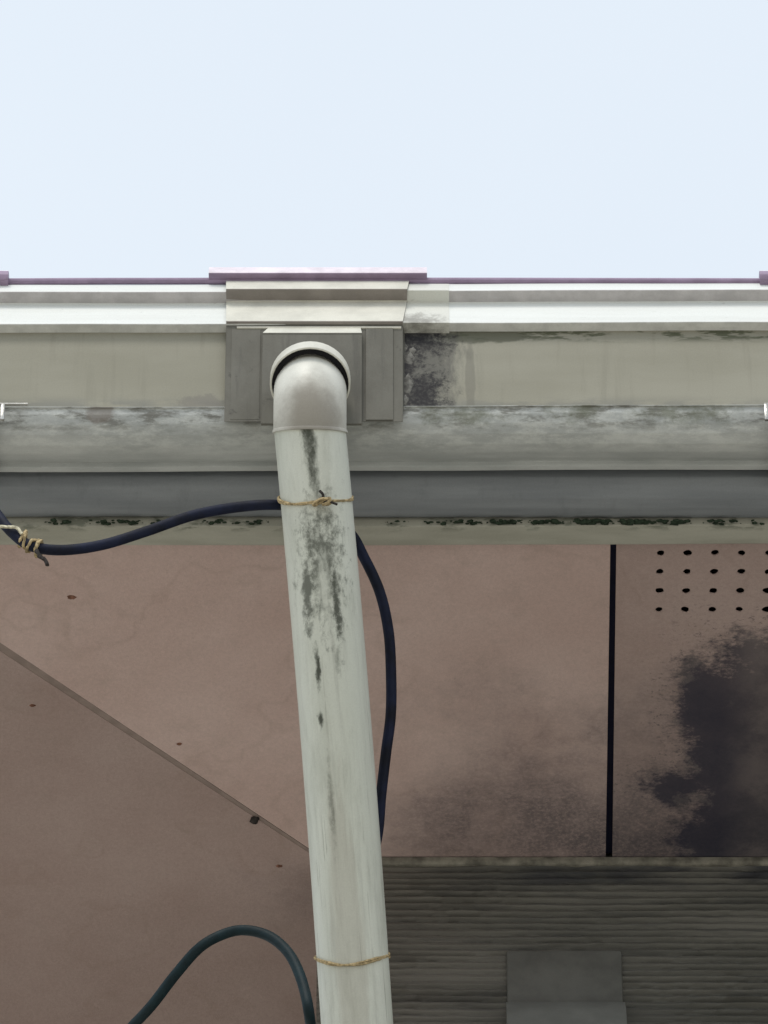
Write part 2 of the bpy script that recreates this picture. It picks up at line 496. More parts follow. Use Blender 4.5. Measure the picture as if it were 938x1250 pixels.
def eave_path():
    """stations round three sides of the house; each is a function of the distance out from the wall"""
    st = []
    st.append(lambda o: (XC - o, YB - 0.2))
    st.append(lambda o: (XC - o, YW - o))
    x = -0.50
    while x < 0.6:
        st.append(lambda o, x=x: (x, YW - o)); x += 0.02
    st.append(lambda o: (2.0, YW - o))
    st.append(lambda o: (XR + o, YW - o))
    st.append(lambda o: (XR + o, YB - 0.2))
    return st

def sweep_eave(name, prof, mats, segmat, parent, rr=0.0008, wob=0.0003, seed=0.0, smooth=35, only=None):
    """prof: closed polygon of (Y, Z) in metres; segmat[i]: material of the edge that leaves corner i"""
    pts, src = fillet(prof, rr, True, 3, only)
    st = eave_path()
    n = len(pts); verts = []; faces = []; fm = []
    for f in st:
        for j, (y, z) in enumerate(pts):
            X, Y = f(YW - y)
            w = noise.noise(Vector((X * 9 + seed, y * 20, z * 20))) * wob
            w2 = noise.noise(Vector((X * 5 + seed + 7, y * 20, z * 20))) * wob
            verts.append((X, Y + w, z + w2 + 0.0009 * math.sin(X * 5.3 + seed) * (1 if wob > 0.0002 else 0) - 0.0012 * max(-1, min(1, -X))))
    for i in range(len(st) - 1):
        for j in range(n):
            k = (j + 1) % n
            faces.append((i * n + j, i * n + k, (i + 1) * n + k, (i + 1) * n + j)); fm.append(segmat[src[j]])
    faces.append(tuple(range(n))); fm.append(segmat[0])
    faces.append(tuple(range((len(st) - 1) * n, len(st) * n))); fm.append(segmat[0])
    return mesh_obj(name, verts, faces, mats, parent, fm, smooth=smooth)

def extrude_x(name, prof, x0, x1, mats, parent, segmat=None, rr=0.0008, n=10, taper=None, wob=0.0002, only=None, smooth=35):
    pts, src = fillet(prof, rr, True, 3, only)
    m = len(pts); verts = []; faces = []; fm = []
    segmat = segmat or [0] * len(prof)
    for i in range(n + 1):
        t = i / n
        for (y, z) in pts:
            a, b = (taper(z) if taper else (0, 0))
            X = (x0 + a) * (1 - t) + (x1 + b) * t
            w = noise.noise(Vector((X * 30, y * 40, z * 40))) * wob
            verts.append((X, y + w, z + w))
    for i in range(n):
        for j in range(m):
            k = (j + 1) % m
            faces.append((i * m + j, i * m + k, (i + 1) * m + k, (i + 1) * m + j)); fm.append(segmat[src[j]])
    faces.append(tuple(range(m))); fm.append(segmat[-1])
    faces.append(tuple(range(n * m, (n + 1) * m))); fm.append(segmat[-1])
    return mesh_obj(name, verts, faces, mats, parent, fm, smooth=smooth)

def box(name, lo, hi, mat, parent=None, bev=0.001):
    bm = bmesh.new()
    bmesh.ops.create_cube(bm, size=1)
    c = (Vector(lo) + Vector(hi)) / 2; s = Vector(hi) - Vector(lo)
    for v in bm.verts:
        v.co = Vector((v.co.x * s.x, v.co.y * s.y, v.co.z * s.z)) + c
    if bev:
        bmesh.ops.bevel(bm, geom=bm.edges[:], offset=bev, segments=2, affect='EDGES', profile=0.5)
    vs_ = [v.co.copy() for v in bm.verts]; bm.verts.index_update()
    fs = [tuple(v.index for v in f.verts) for f in bm.faces]
    bm.free()
    return mesh_obj(name, vs_, fs, mat, parent)

def catmull(pts, sub=10):
    P = [Vector(p) for p in pts]
    P = [P[0] * 2 - P[1]] + P + [P[-1] * 2 - P[-2]]
    out = []
    for i in range(1, len(P) - 2):
        for k in range(sub):
            t = k / sub
            a, b, c, d = P[i - 1], P[i], P[i + 1], P[i + 2]
            out.append(0.5 * ((2 * b) + (c - a) * t + (2 * a - 5 * b + 4 * c - d) * t * t + (3 * b - a - 3 * c + d) * t ** 3))
    out.append(P[-2])
    return out

def tube_geo(path, rad, seg=12, cap=True, start=0, wob=0.0):
    """path of points; rad a number or a list; returns verts and faces"""
    verts = []; faces = []
    n = len(path)
    t0 = (path[1] - path[0]).normalized()
    u = t0.orthogonal().normalized()
    for i, p in enumerate(path):
        t = (path[min(i + 1, n - 1)] - path[max(i - 1, 0)]).normalized()
        u = (u - t * u.dot(t)).normalized()
        v = t.cross(u)
        r = rad[i] if isinstance(rad, (list, tuple)) else rad
        for k in range(seg):
            a = 2 * math.pi * k / seg
            rr = r * (1 + wob * noise.noise(Vector((p.x * 400 + k, p.y * 400, p.z * 400))))
            verts.append(p + (u * math.cos(a) + v * math.sin(a)) * rr)
    for i in range(n - 1):
        for k in range(seg):
            j = (k + 1) % seg
            faces.append((start + i * seg + k, start + i * seg + j, start + (i + 1) * seg + j, start + (i + 1) * seg + k))
    if cap:
        faces.append(tuple(start + k for k in range(seg)))
        faces.append(tuple(start + (n - 1) * seg + k for k in range(seg)))
    return verts, faces

def tubes(name, paths, mat, parent=None, seg=12, origin=None, wob=0.0):
    V = []; F = []
    for path, rad in paths:
        v, f = tube_geo(path, rad, seg, True, len(V), wob)
        V += v; F += f
    return mesh_obj(name, V, F, mat, parent, origin=origin, smooth=50)

# ------------------------------------------------------------------ ground
gz = -GROUND_TO_EAVE
g = mesh_obj('ground', [(-400, -400, gz), (400, -400, gz), (400, 400, gz), (-400, 400, gz)], [(0, 1, 2, 3)], M['ground'])
tag(g, kind='structure')

# ------------------------------------------------------------------ house
house = empty('house', Vector((XC, YW, 0.0)), 'house corner with pinkish soffit boards and dark combed siding under the eaves', 'house')

def comb(x, z):
    w = noise.noise(Vector((x * 8, 3.3, z * 34))) * 1.5 + noise.noise(Vector((x * 70, 9.1, z * 80))) * 0.8
    ph = 2 * math.pi * z / 0.0074 + w
    s = math.sin(ph)
    a = 0.0026 * (0.65 + 0.6 * noise.noise(Vector((x * 9, 1.7, z * 45))))
    f = 0.0006 * noise.noise(Vector((x * 40, 5.0, z * 420)))
    return a * (s + 0.4 * math.sin(2 * ph + 0.6)) + f

# combed siding board under the soffit: real ridges in view
x0, x1, z0, z1 = XC, 0.62, -0.335, SOFFIT_Z + 0.004
nx, nz = 150, 330
V = []; F = []
for i in range(nz + 1):
    z = z0 + (z1 - z0) * i / nz
    for j in range(nx + 1):
        x = x0 + (x1 - x0) * j / nx
        V.append((x, YW - comb(x, z), z))
for i in range(nz):
    for j in range(nx):
        a = i * (nx + 1) + j
        F.append((a, a + 1, a + nx + 2, a + nx + 1))
mesh_obj('siding_board', V, F, M['siding'], house, smooth=80)
# the walls themselves (the combed board is fixed 3 mm in front of them)
yb_ = YW + 0.004
xw0 = XC + 0.004
def wall_box(name, lo, hi):
    return box(name, lo, hi, M['siding'], house, 0)
wall_box('wall', (xw0, yb_, gz), (XR, yb_ + 0.14, SOFFIT_Z + 0.10))
wall_box('wall', (xw0, yb_ + 0.142, gz), (xw0 + 0.14, YB, SOFFIT_Z + 0.10))
wall_box('wall', (XR - 0.14, yb_ + 0.142, gz), (XR, YB, SOFFIT_Z + 0.10))
wall_box('wall', (xw0 + 0.142, YB - 0.14, gz), (XR - 0.142, YB, SOFFIT_Z + 0.10))
# lower boards and those to the right, one under another
zt = z0 - 0.004
k = 0
while zt > gz + 0.1:
    zb = max(zt - 0.45, gz + 0.05)
    box('siding_board', (XC, YW - 0.001, zb), (XR, YW + 0.0035, zt), M['siding'], house, 0)
    zt = zb - 0.004
box('siding_board', (0.624, YW - 0.001, z0), (XR, YW + 0.0035, SOFFIT_Z + 0.004), M['siding'], house, 0)
# frieze strip where wall and soffit meet
pr = [(YW - 0.0055, SOFFIT_Z - 0.001), (YW - 0.0055, SOFFIT_Z - 0.006), (YW - 0.004, SOFFIT_Z - 0.0085), (YW + 0.001, SOFFIT_Z - 0.0085), (YW + 0.001, SOFFIT_Z - 0.001)]
extrude_x('frieze_strip', pr, XC + 0.002, XR - 0.1, M['frieze'], house, n=60, wob=0.0006)

# fascia: convex board behind the gutter, then a flat trim strip
def mmz(l):
    return [(a / 1000, (b if b < 88 else 87 + (b - 87) * 1.075) / 1000) for a, b in l]
fpr = mmz([(67.5, -4), (68, -11.5), (72.5, -18.5), (81, -23), (91, -24.2), (100, -22.8), (106.5, -19.6), (107.5, -17), (107.5, 105), (67.5, 105)])
sweep_eave('fascia', fpr, [M['fascia']], [0] * len(fpr), house, 0.0012, 0.0005, 3.0)
tpr = mmz([(108.2, -19.5), (109.6, -26.0), (130.5, -26.9), (131.5, -25.8), (131.5, -5), (109.0, -5)])
sweep_eave('trim_strip', tpr, [M['trim']], [0] * len(tpr), house, 0.0008, 0.0004, 5.0)

# soffit boards -------------------------------------------------------------
S0, TH = SOFFIT_Z, 0.006
YF = 0.1335                                   # front edge, behind the trim strip
def slab(name, poly, mat, par, z=S0, th=TH):
    n = len(poly)
    V = [(x, y, z) for x, y in poly] + [(x, y, z + th) for x, y in poly]
    F = [tuple(range(n))[::-1], tuple(range(n, 2 * n))] + [(i, (i + 1) % n, n + (i + 1) % n, n + i) for i in range(n)]
    return mesh_obj(name, V, F, mat, par)
GAP = 0.0025
mg = 0.0066                                   # half width of the mitre seam along x
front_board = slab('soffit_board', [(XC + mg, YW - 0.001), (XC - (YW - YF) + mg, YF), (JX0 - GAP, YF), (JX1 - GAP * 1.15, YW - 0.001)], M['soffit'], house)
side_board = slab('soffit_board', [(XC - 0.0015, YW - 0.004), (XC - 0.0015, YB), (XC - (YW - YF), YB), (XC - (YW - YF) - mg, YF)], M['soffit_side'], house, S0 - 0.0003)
slab('seam', [(XC - mg, YW), (XC + mg, YW), (XC - (YW - YF) + mg, YF), (XC - (YW - YF) - mg, YF)], M['sealant'], house, S0 + 0.0001, 0.004)
# board with vent holes
PITCHH = 0.0222
NR, NC = 4, 30
h00 = on_z(807, 675, S0)
hx0, hy0 = h00.x - PITCHH / 2, h00.y - PITCHH / 2
bx0, bx1 = JOINT_X + GAP, JOINT_X + GAP + 0.91
V = []; F = []
def quad(xa, ya, xb, yb):
    b = len(V)
    V.extend([(xa, ya, S0), (xb, ya, S0), (xb, yb, S0), (xa, yb, S0)]); F.append((b, b + 1, b + 2, b + 3))
hx1, hy1 = hx0 + NC * PITCHH, hy0 + NR * PITCHH
quad(hx0, YF, bx1, hy0); quad(hx0, hy1, bx1, YW - 0.001); quad(hx1, hy0, bx1, hy1)
V += [(bx0, YF, S0), (hx0, YF, S0), (hx0, YW - 0.001, S0), (JX1 + GAP * 1.15, YW - 0.001, S0)]
F.append((len(V) - 4, len(V) - 3, len(V) - 2, len(V) - 1))
slab('joint_strip', [(JX0 - 0.012, YF), (JX0 + 0.012, YF), (JX1 + 0.012, YW - 0.001), (JX1 - 0.012, YW - 0.001)], M['joiner'], house, S0 + TH + 0.0005, 0.002)
NS = 12
for r in range(NR):
    for c in range(NC):
        cx, cy = hx0 + (c + .5) * PITCHH, hy0 + (r + .5) * PITCHH
        jr = 0.0034 * random.uniform(0.9, 1.12)
        jx, jy = random.uniform(-.0004, .0004), random.uniform(-.0004, .0004)
        b = len(V)
        h = PITCHH / 2
        for kk in range(NS):
            a = 2 * math.pi * (kk + .5) / NS
            ca, sa = math.cos(a), math.sin(a)
            s = h / max(abs(ca), abs(sa))
            V.append((cx + ca * s, cy + sa * s, S0))
        for zz in (S0, S0 + 0.0012):
            for kk in range(NS):
                a = 2 * math.pi * (kk + .5) / NS
                q = jr * (1 + 0.12 * random.uniform(-1, 1))
                V.append((cx + jx + math.cos(a) * q, cy + jy + math.sin(a) * q, zz))
        for kk in range(NS):
            j = (kk + 1) % NS
            F.append((b + kk, b + j, b + NS + j, b + NS + kk))
            F.append((b + NS + kk, b + NS + j, b + 2 * NS + j, b + 2 * NS + kk))
        # the four corners of the cell
        for q in range(4):
            sx, sy = [(1, 1), (-1, 1), (-1, -1), (1, -1)][q]
            V.append((cx + sx * h, cy + sy * h, S0))
        for q in range(4):
            i1 = (3 * q + 0) % NS; i2 = (3 * q + 1) % NS; i3 = (3 * q + 2) % NS
            # the station nearest the corner is i2-1..i2; close with a triangle
            angs = sorted(range(NS), key=lambda t: abs(((2 * math.pi * (t + .5) / NS) - (math.pi / 4 + q * math.pi / 2) + math.pi) % (2 * math.pi) - math.pi))[:2]
            F.append((b + angs[0], b + 3 * NS + q, b + angs[1]))
# edge faces of the board
b = len(V)
xe = JX1 + GAP * 1.15
V += [(bx0, YF, S0), (xe, YW, S0), (xe, YW, S0 + TH), (bx0, YF, S0 + TH)]
F.append((b, b + 1, b + 2, b + 3))
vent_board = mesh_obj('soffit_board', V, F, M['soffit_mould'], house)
vent_board['label'] = 'vented soffit board with dark mould patch'
xa = bx1 + 0.006
while xa < XR:
    xb = min(xa + 0.91, XR + 0.35)
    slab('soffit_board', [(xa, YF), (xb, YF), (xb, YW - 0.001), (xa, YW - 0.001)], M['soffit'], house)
    xa = xb + 0.006
# rusty nail heads
for px, py, r, el in ((88, 729, 0.0034, 1.35), (219, 908, 0.0022, 1.2), (40, 861, 0.0022, 1.3), (341, 1057, 0.0024, 1.4)):
    side = (py - 775) > (px * 0.70)
    zz = S0 - (0.0003 if side else 0)
    p = on_z(px, py, zz)
    V = [(p.x, p.y, zz - 0.0012)]; F = []
    for ring, (rr, dz) in enumerate(((r * 0.6, -0.001), (r, 0.0004))):
        for kk in range(10):
            a = 2 * math.pi * kk / 10
            w = 1 + 0.25 * random.uniform(-1, 1)
            V.append((p.x + math.cos(a) * rr * el * w, p.y + math.sin(a) * rr * w * 0.8, zz + dz))
    for kk in range(10):
        j = (kk + 1) % 10
        F.append((0, 1 + kk, 1 + j)); F.append((1 + kk, 11 + kk, 11 + j, 1 + j))
    mesh_obj('nail_head', V, F, M['rust'], side_board if side else front_board)

# roof: low hip roof resting on the fascia
o_ = YW - 0.030
ze = 0.112
cx0, cx1, cy0, cy1 = XC - o_, XR + o_, YW - o_, YB + o_
half = (cy1 - cy0) / 2
rise = half * math.tan(R(22))
base = [(cx0, cy0), (cx1, cy0), (cx1, cy1), (cx0, cy1)]
V = [(x, y, ze) for x, y in base] + [(x, y, ze + 0.028) for x, y in base] + [(cx0 + half, cy0 + half, ze + 0.028 + rise), (cx1 - half, cy0 + half, ze + 0.028 + rise)]
F = [(3, 2, 1, 0), (0, 1, 5, 4), (1, 2, 6, 5), (2, 3, 7, 6), (3, 0, 4, 7), (4, 5, 9, 8), (6, 7, 8, 9), (5, 6, 9), (7, 4, 8)]
mesh_obj('roof', V, F, M['roof'], house)

# ------------------------------------------------------------------ gutter
gutter = empty('gutter', EAVE + Vector((0, 0, -0.02)), 'long off white moulded rain gutter along the eave', 'gutter')
gp = mmz([(-2.5, 139.0), (-4.0, 136.8), (-8.3, 125.0), (2.9, 122.8), (-10.0, 87.6), (-0.4, 86.6),      # crown steps
          (0, 0.4), (1.6, 1.4),                                                                           # face, small drip edge
          (3.2, -4.5), (8, -11), (15, -16), (24, -18.9), (33, -19.2), (42, -17.2), (48.5, -13.8), (49.5, -17.6), (55, -18.0), (56, -13), (60, -12),     # belly and rib
          (60, 122), (57, 122), (57, -9), (46, -9.5), (20, -11), (6, 4), (4, 88), (7, 122), (0, 137)])
seg = [0, 0, 1, 0, 5, 2, 3, 3, 3, 3, 3, 3, 3, 3, 3, 3, 3, 3, 3, 4, 4, 4, 4, 4, 4, 4, 4, 0]
sweep_eave('trough', gp, [M['crown'], M['ledge'], M['face'], M['belly'], M['inner'], M['ledge_low']], seg, gutter, 0.0009, 0.0006, 0.0, smooth=32)
# rolled lip
lp = []
for k in range(12):
    a = 2 * math.pi * k / 12
    lp.append(((-3.0 + 2.9 * math.cos(a)) / 1000, (144.9 + 2.9 * math.sin(a)) / 1000))
sweep_eave('lip', lp, [M['lip']], [0] * 12, gutter, 0.0, 0.0003, 2.0, smooth=60)
# lip clips
for xa, xb in ((mm(-22), mm(6)), (mm(932), mm(962))):
    c = extrude_x('lip_clip', mmz([(-9.5, 136.5), (-11.5, 141), (-9.5, 147), (-4, 150), (3, 150), (3, 135), (-4, 135)]), xa, xb,
                  [M['lip'], M['lip_pale']], gutter, [0, 0, 1, 1, 0, 0, 0], 0.0012, 4)
# joining sleeve to the right of the outlet
slp = [(y - 0.0008, z - (0.0005 if i in (2, 4) else 0)) for i, (y, z) in enumerate(gp[1:6])]
slp = slp + [((y + 0.004), z) for y, z in slp[::-1]]
extrude_x('joint_sleeve', slp, mm(490), mm(549), [M['sleeve']], gutter, None, 0.0006, 4, only=[0, 1, 2, 3, 4])

# hangers under the gutter
def hanger(x, sgn, label, arm):
    h = empty('gutter_hanger', EAVE + Vector((x, 0.02, -0.02)), label, 'bracket', 'hangers under the gutter')
    box('strap', (x - 0.008, 0.004, -0.0235), (x + 0.008, 0.062, -0.0205), M['dark'], h, 0.0006)
    box('strap_end', (x - 0.008, -0.0035, -0.022), (x + 0.008, -0.0008, 0.003), M['dark'], h, 0.0006)
    tubes('pin', [([Vector((x - 0.016, -0.0045, -0.0015)), Vector((x + arm, -0.0045, -0.0015))], 0.0012)], M['steel'], h, 8)
    box('tab', (x + sgn * 0.0145 - 0.0017, -0.0068, -0.021), (x + sgn * 0.0145 + 0.0017, -0.0040, -0.003), M['steel'], h, 0.0005)
    return h
hanger(mm(-14), 1, 'small metal gutter hanger with bright pin near the tied cable', 0.0345)
hanger(mm(953), -1, 'small metal gutter hanger beyond the vented soffit board', 0.012)

# ------------------------------------------------------------------ outlet box
ob = empty('gutter_outlet', EAVE + Vector((mm(385), -0.01, -0.03)), 'boxy cream and grey gutter outlet clipped over the gutter', 'gutter outlet')
bxp = mmz([(-6.0, 139.0), (-11.7, 123.6), (0.8, 122.6), (-12.1, 87.6), (-8.4, 86.9), (-4.6, -22), (9.0, -6), (14, 10), (14, 139)])
def tap(z):
    k = max(0.0, (z - 0.087) / 0.052)
    return (-0.001 * k, 0.005 * k - 0.0008)
extrude_x('body', bxp, mm(276), mm(493), [M['box_cream'], M['box_taupe'], M['box_face']], ob, [0, 1, 0, 1, 2, 2, 2, 2, 2], 0.0010, 14, tap, 0.0002, only=[0, 1, 2, 3, 4, 5])
# side wings of the face
extrude_x('wing', mmz([(-9.6, 82), (-5.9, -21), (-3, -20), (-6, 84)]), mm(447), mm(480), [M['box_face']], ob, None, 0.001, 4)
extrude_x('wing', mmz([(-8.7, 82), (-5.05, -20), (-3, -20), (-6, 84)]), mm(283), mm(318), [M['box_face']], ob, None, 0.001, 4)
extrude_x('rib', mmz([(-9.9, 83.0), (-9.0, 85.0), (-6, 85.5), (-6, 82)]), mm(289), mm(490), [M['box_cream']], ob, None, 0.0004, 6)
# plate with a sloping top
extrude_x('plate', mmz([(-9.2, 83.2), (-14.2, 71.8), (-13.4, 70.6), (-9.6, -29), (-7.5, -29.5), (-2, -12), (-4, 82)]), mm(321), mm(442),
          [M['box_cream'], M['box_face']], ob, [0, 1, 1, 1, 1, 1, 1], 0.0008, 6, lambda z: ((0.0028 if z < 0.078 else 0.004) * (1 if z > 0.078 else 0), -0.001 if z > 0.078 else 0))
# top bar
extrude_x('top_bar', mmz([(-6.5, 140.8), (-11.3, 141.2), (-11.8, 142.4), (-6.4, 153.8), (-2, 154), (4, 150), (4, 141)]), mm(253), mm(522),
          [M['lip'], M['lip_pale']], ob, [0, 0, 1, 1, 1, 1, 0], 0.0009, 14)
# socket: tilted ring and a neck behind it
AX = R(70)
d = Vector((0, -math.cos(AX), -math.sin(AX))); nrm = Vector((0, -math.sin(AX), math.cos(AX)))
XO = mm(380)
B = Vector((XO, -0.0290, 0.0038))
def ring_pts(c, r, dd, seg=40):
    u = Vector((1, 0, 0)); v = dd.cross(u).normalized()
    return [c + (u * math.cos(2 * math.pi * k / seg) + v * math.sin(2 * math.pi * k / seg)) * r for k in range(seg)]
def loft(name, rings, mat, parent, smooth=35, capend=True):
    V = []; F = []; s = len(rings[0])
    for r in rings: V += r
    for i in range(len(rings) - 1):
        for k in range(s):
            j = (k + 1) % s
            F.append((i * s + k, i * s + j, (i + 1) * s + j, (i + 1) * s + k))
    if capend:
        F.append(tuple(range(s))); F.append(tuple((len(rings) - 1) * s + k for k in range(s)))
    return mesh_obj(name, V, F, mat, parent, smooth=smooth)
ring_o = loft('socket_ring', [ring_pts(B - d * 0.004, 0.0290, d), ring_pts(B, 0.0318, d), ring_pts(B + d * 0.0006, 0.0324, d), ring_pts(B + d * 0.0124, 0.0324, d), ring_pts(B + d * 0.013, 0.0317, d),
                      ring_pts(B + d * 0.013, 0.0312, d), ring_pts(B + d * 0.0125, 0.0308, d), ring_pts(B + d * 0.003, 0.0305, d)], M['box_cream'], ob)
d2 = Vector((0, -0.72, -0.69)).normalized()
loft('gasket', [ring_pts(B + d * 0.0119, 0.0309, d), ring_pts(B + d * 0.0119, 0.0262, d), ring_pts(B + d * 0.006, 0.0262, d), ring_pts(B + d * 0.006, 0.0309, d)], M['rubber'], ring_o, capend=False)
loft('neck', [ring_pts(Vector((XO, -0.008, 0.024)), 0.0235, d2), ring_pts(Vector((XO, -0.026, 0.008)), 0.0262, d2), ring_pts(B, 0.0290, d)], M['box_face'], ob)
# crumbling sealant between outlet and gutter
def lump(c, s, seed, sub=2):
    bm = bmesh.new()
    bmesh.ops.create_icosphere(bm, subdivisions=sub, radius=1.0)
    for v in bm.verts:
        w = 1 + 0.45 * noise.noise(v.co * 1.7 + Vector((seed * 3.1, seed, 0)))
        v.co = Vector((v.co.x * s[0], v.co.y * s[1], v.co.z * s[2])) * w + Vector(c)
    bm.verts.index_update()
    V = [v.co.copy() for v in bm.verts]; F = [tuple(v.index for v in f.verts) for f in bm.faces]
    bm.free()
    return V, F
def lumps(name, items, mat, parent=None, sub=2):
    V = []; F = []
    for i, (c, s) in enumerate(items):
        v, f = lump(c, s, i * 1.37 + 2, sub)
        F += [tuple(q + len(V) for q in ff) for ff in f]; V += v
    return mesh_obj(name, V, F, mat, parent, smooth=80)
for (px, z, sx, sz) in ((493, 0.070, 0.0035, 0.007), (500, 0.056, 0.0045, 0.008), (497, 0.027, 0.005, 0.012), (504, 0.066, 0.003, 0.004), (490, 0.044, 0.0022, 0.009), (494, 0.008, 0.003, 0.006)):
    lumps('sealant_lump', [((mm(px), 0.0003, z), (sx * 1.15, 0.0011, sz))], M['putty'], ob)

# ------------------------------------------------------------------ downpipe
dp = empty('downpipe', EAVE + Vector((mm(381), -0.03, -0.05)), 'stained white plastic downpipe with elbow leaning back under the eave', 'downpipe')
st_c = B + d * 0.013 - nrm * 0.0060
st_c = st_c - d * 0.009
path = [Vector((XO, st_c.y, st_c.z))]
a = AX
Rb = 0.036
steps = 16
A1 = R(128)
p = path[0].copy()
p = p + d * 0.009; path.append(p.copy())
for k in range(steps):
    aa = AX + (A1 - AX) * (k + .5) / steps
    L = Rb * (A1 - AX) / steps
    p = p + Vector((0.00005, -math.cos(aa), -math.sin(aa))) * L if k < 99 else p
    path.append(p.copy())
pd_guess = Vector((0, -math.cos(A1), -math.sin(A1)))
p = p + pd_guess * 0.0035; path.append(p.copy())
P1 = p.copy()
# straight pipe: aims at the point seen at (437,1246), 0.15 m further back
P2 = on_y(437, 1262, P1.y + 0.305)
pdir = (P2 - P1).normalized()
# swing the elbow's foot to the pipe's own lean
rings = []
for i, q in enumerate(path):
    t = (path[min(i + 1, len(path) - 1)] - path[max(i - 1, 0)]).normalized()
    w = max(0.0, (i - 6) / (len(path) - 7))
    t = (t * (1 - w) + pdir * w).normalized()
    r = 0.0293
    rings.append(ring_pts(q, r, t))
end_t = pdir
rings.append(ring_pts(P1 - pdir * 0.0005, 0.0296, pdir))
rings.append(ring_pts(P1 + pdir * 0.0004, 0.0301, pdir))
rings.append(ring_pts(P1 + pdir * 0.0022, 0.0301, pdir))
rings.append(ring_pts(P1 + pdir * 0.0026, 0.0270, pdir))
loft('elbow', rings, M['elbow'], dp, 50)
Lp = (P2 - P1).length
# the straight pipe has its own axes so that its stains follow it
def local_pipe(name, p0, p1, r, mat, parent, extra=None, nseg=40, bow=0.0):
    ax = (p1 - p0); L = ax.length
    q = (-ax).to_track_quat('Z', 'Y')
    # spin so that local -y faces the street
    m = q.to_matrix().to_4x4()
    yl = m.to_3x3() @ Vector((0, 1, 0))
    best = Vector((0, 1, 0)); zl = (-ax).normalized()
    best = (best - zl * best.dot(zl)).normalized()
    ang = math.atan2(yl.cross(best).dot(zl), yl.dot(best))
    m = Matrix.Rotation(ang, 4, zl) @ m
    N = 28
    V = []; F = []; s = nseg
    prof = extra or [(r, 0.0), (r, 1.0)]
    for i in range(N + 1):
        z = -L * i / N
        rr = r
        bx = bow * math.sin(math.pi * i / N)
        for k in range(s):
            a_ = 2 * math.pi * k / s
            V.append((math.cos(a_) * rr + bx, math.sin(a_) * rr, z))
    for i in range(N):
        for k in range(s):
            j = (k + 1) % s
            F.append((i * s + k, i * s + j, (i + 1) * s + j, (i + 1) * s + k))
    F.append(tuple(range(s))); F.append(tuple(N * s + k for k in range(s)))
    me = bpy.data.meshes.new(name); me.from_pydata(V, [], F); me.materials.append(mat)
    for pl in me.polygons: pl.use_smooth = True
    me.set_sharp_from_angle(angle=R(50)); 
    bm = bmesh.new(); bm.from_mesh(me); bmesh.ops.recalc_face_normals(bm, faces=bm.faces); bm.to_mesh(me); bm.free()
    o = bpy.data.objects.new(name, me); col.objects.link(o)
    o.parent = parent
    o.matrix_local = Matrix.Translation(p0 + EAVE - parent.location) @ m
    return o
pipe = local_pipe('pipe', P1 - pdir * 0.004, P2, 0.0287, M['pipe'], dp, bow=0.0018)
# socket at the foot of this length, bend, and the run back to the wall and down
P3 = P2 + pdir * 0.055
loft('pipe_socket', [ring_pts(P2 - pdir * 0.001, 0.0288, pdir), ring_pts(P2 - pdir * 0.001, 0.0318, pdir), ring_pts(P3, 0.0318, pdir), ring_pts(P3 + pdir * 0.001, 0.030, pdir)], M['collar_grey'], dp)
bk = Vector((P3.x, YW - 0.045, P3.z - 0.30))
lower = catmull([P3 - pdir * 0.01, P3 + pdir * 0.03, P3 + (bk - P3) * 0.35, P3 + (bk - P3) * 0.8, bk + Vector((0, 0, -0.05)), bk + Vector((0, 0, -0.6)), Vector((bk.x, bk.y, gz + 0.02))], 8)
tubes('lower_pipe', [(lower, 0.0287)], M['pipe_plain'], dp, 24)
for zz in (-1.4, -2.6, -3.8):
    c = Vector((bk.x, bk.y, zz))
    loft('wall_bracket', [ring_pts(c + Vector((0, 0, 0.01)), 0.031, Vector((0, 0, -1))), ring_pts(c - Vector((0, 0, 0.01)), 0.031, Vector((0, 0, -1)))], M['steel'], dp)
    box('bracket_arm', (c.x - 0.006, c.y + 0.028, zz - 0.008), (c.x + 0.006, YW + 0.002, zz + 0.008), M['steel'], dp, 0)

# ------------------------------------------------------------------ cables
def pipe_at(s):
    return P1 + pdir * s
def pipe_y(py):
    # depth of the pipe's axis where the sight line at this height crosses it
    lo, hi = 0.0, Lp + 0.2
    for _ in range(40):
        mid = (lo + hi) / 2
        q = pipe_at(mid) - cam_eave
        v = 625 - FPX * q.dot(upv) / q.dot(fwd)
        if v < py: lo = mid
        else: hi = mid
    return pipe_at(lo).y, lo
xs = XC - (YW - 0.120)
cb = [Vector((xs, 1.2, -0.0315)), Vector((xs, 0.6, -0.0315)), Vector((xs, 0.25, -0.0315)), Vector((xs + 0.01, 0.13, -0.032)), Vector((xs + 0.05, 0.07, -0.030))]
for px, py, y in ((-40, 580, 0.0), (-6, 624, -0.004), (14, 648, -0.006), (38, 666, -0.004), (75, 672, 0.0), (125, 665, 0.004), (180, 648, 0.010),
                  (235, 629, 0.015), (290, 619, 0.020), (340, 617, 0.022)):
    cb.append(on_y(px, py, y))
for px, py, off in ((385, 622, 0.037), (425, 648, 0.037), (445, 680, 0.037), (463, 722, 0.037), (474, 768, 0.037), (478, 815, 0.037), (477, 870, 0.036), (472, 920, 0.035), (466, 970, 0.034), (462, 1015, 0.034), (452, 1060, 0.034), (440, 1120, 0.034), (434, 1180, 0.034), (436, 1260, 0.034), (440, 1320, 0.036)):
    cb.append(on_y(px, py, pipe_y(py)[0] + off))
random.seed(11)
cb = [q + Vector((random.uniform(-1, 1), random.uniform(-1, 1), random.uniform(-1, 1))) * 0.0005 for q in cb]
cab = tubes('cable', [(catmull(cb, 8), 0.0043)], M['cable'], None, 12, origin=cb[0])
tag(cab, 'dark navy cable sagging below the gutter and looping behind the downpipe', 'cable', 'loose cables on the downpipe')
cg = []
sk, sx = pipe_at(Lp + 0.075), pipe_at(Lp + 0.035)
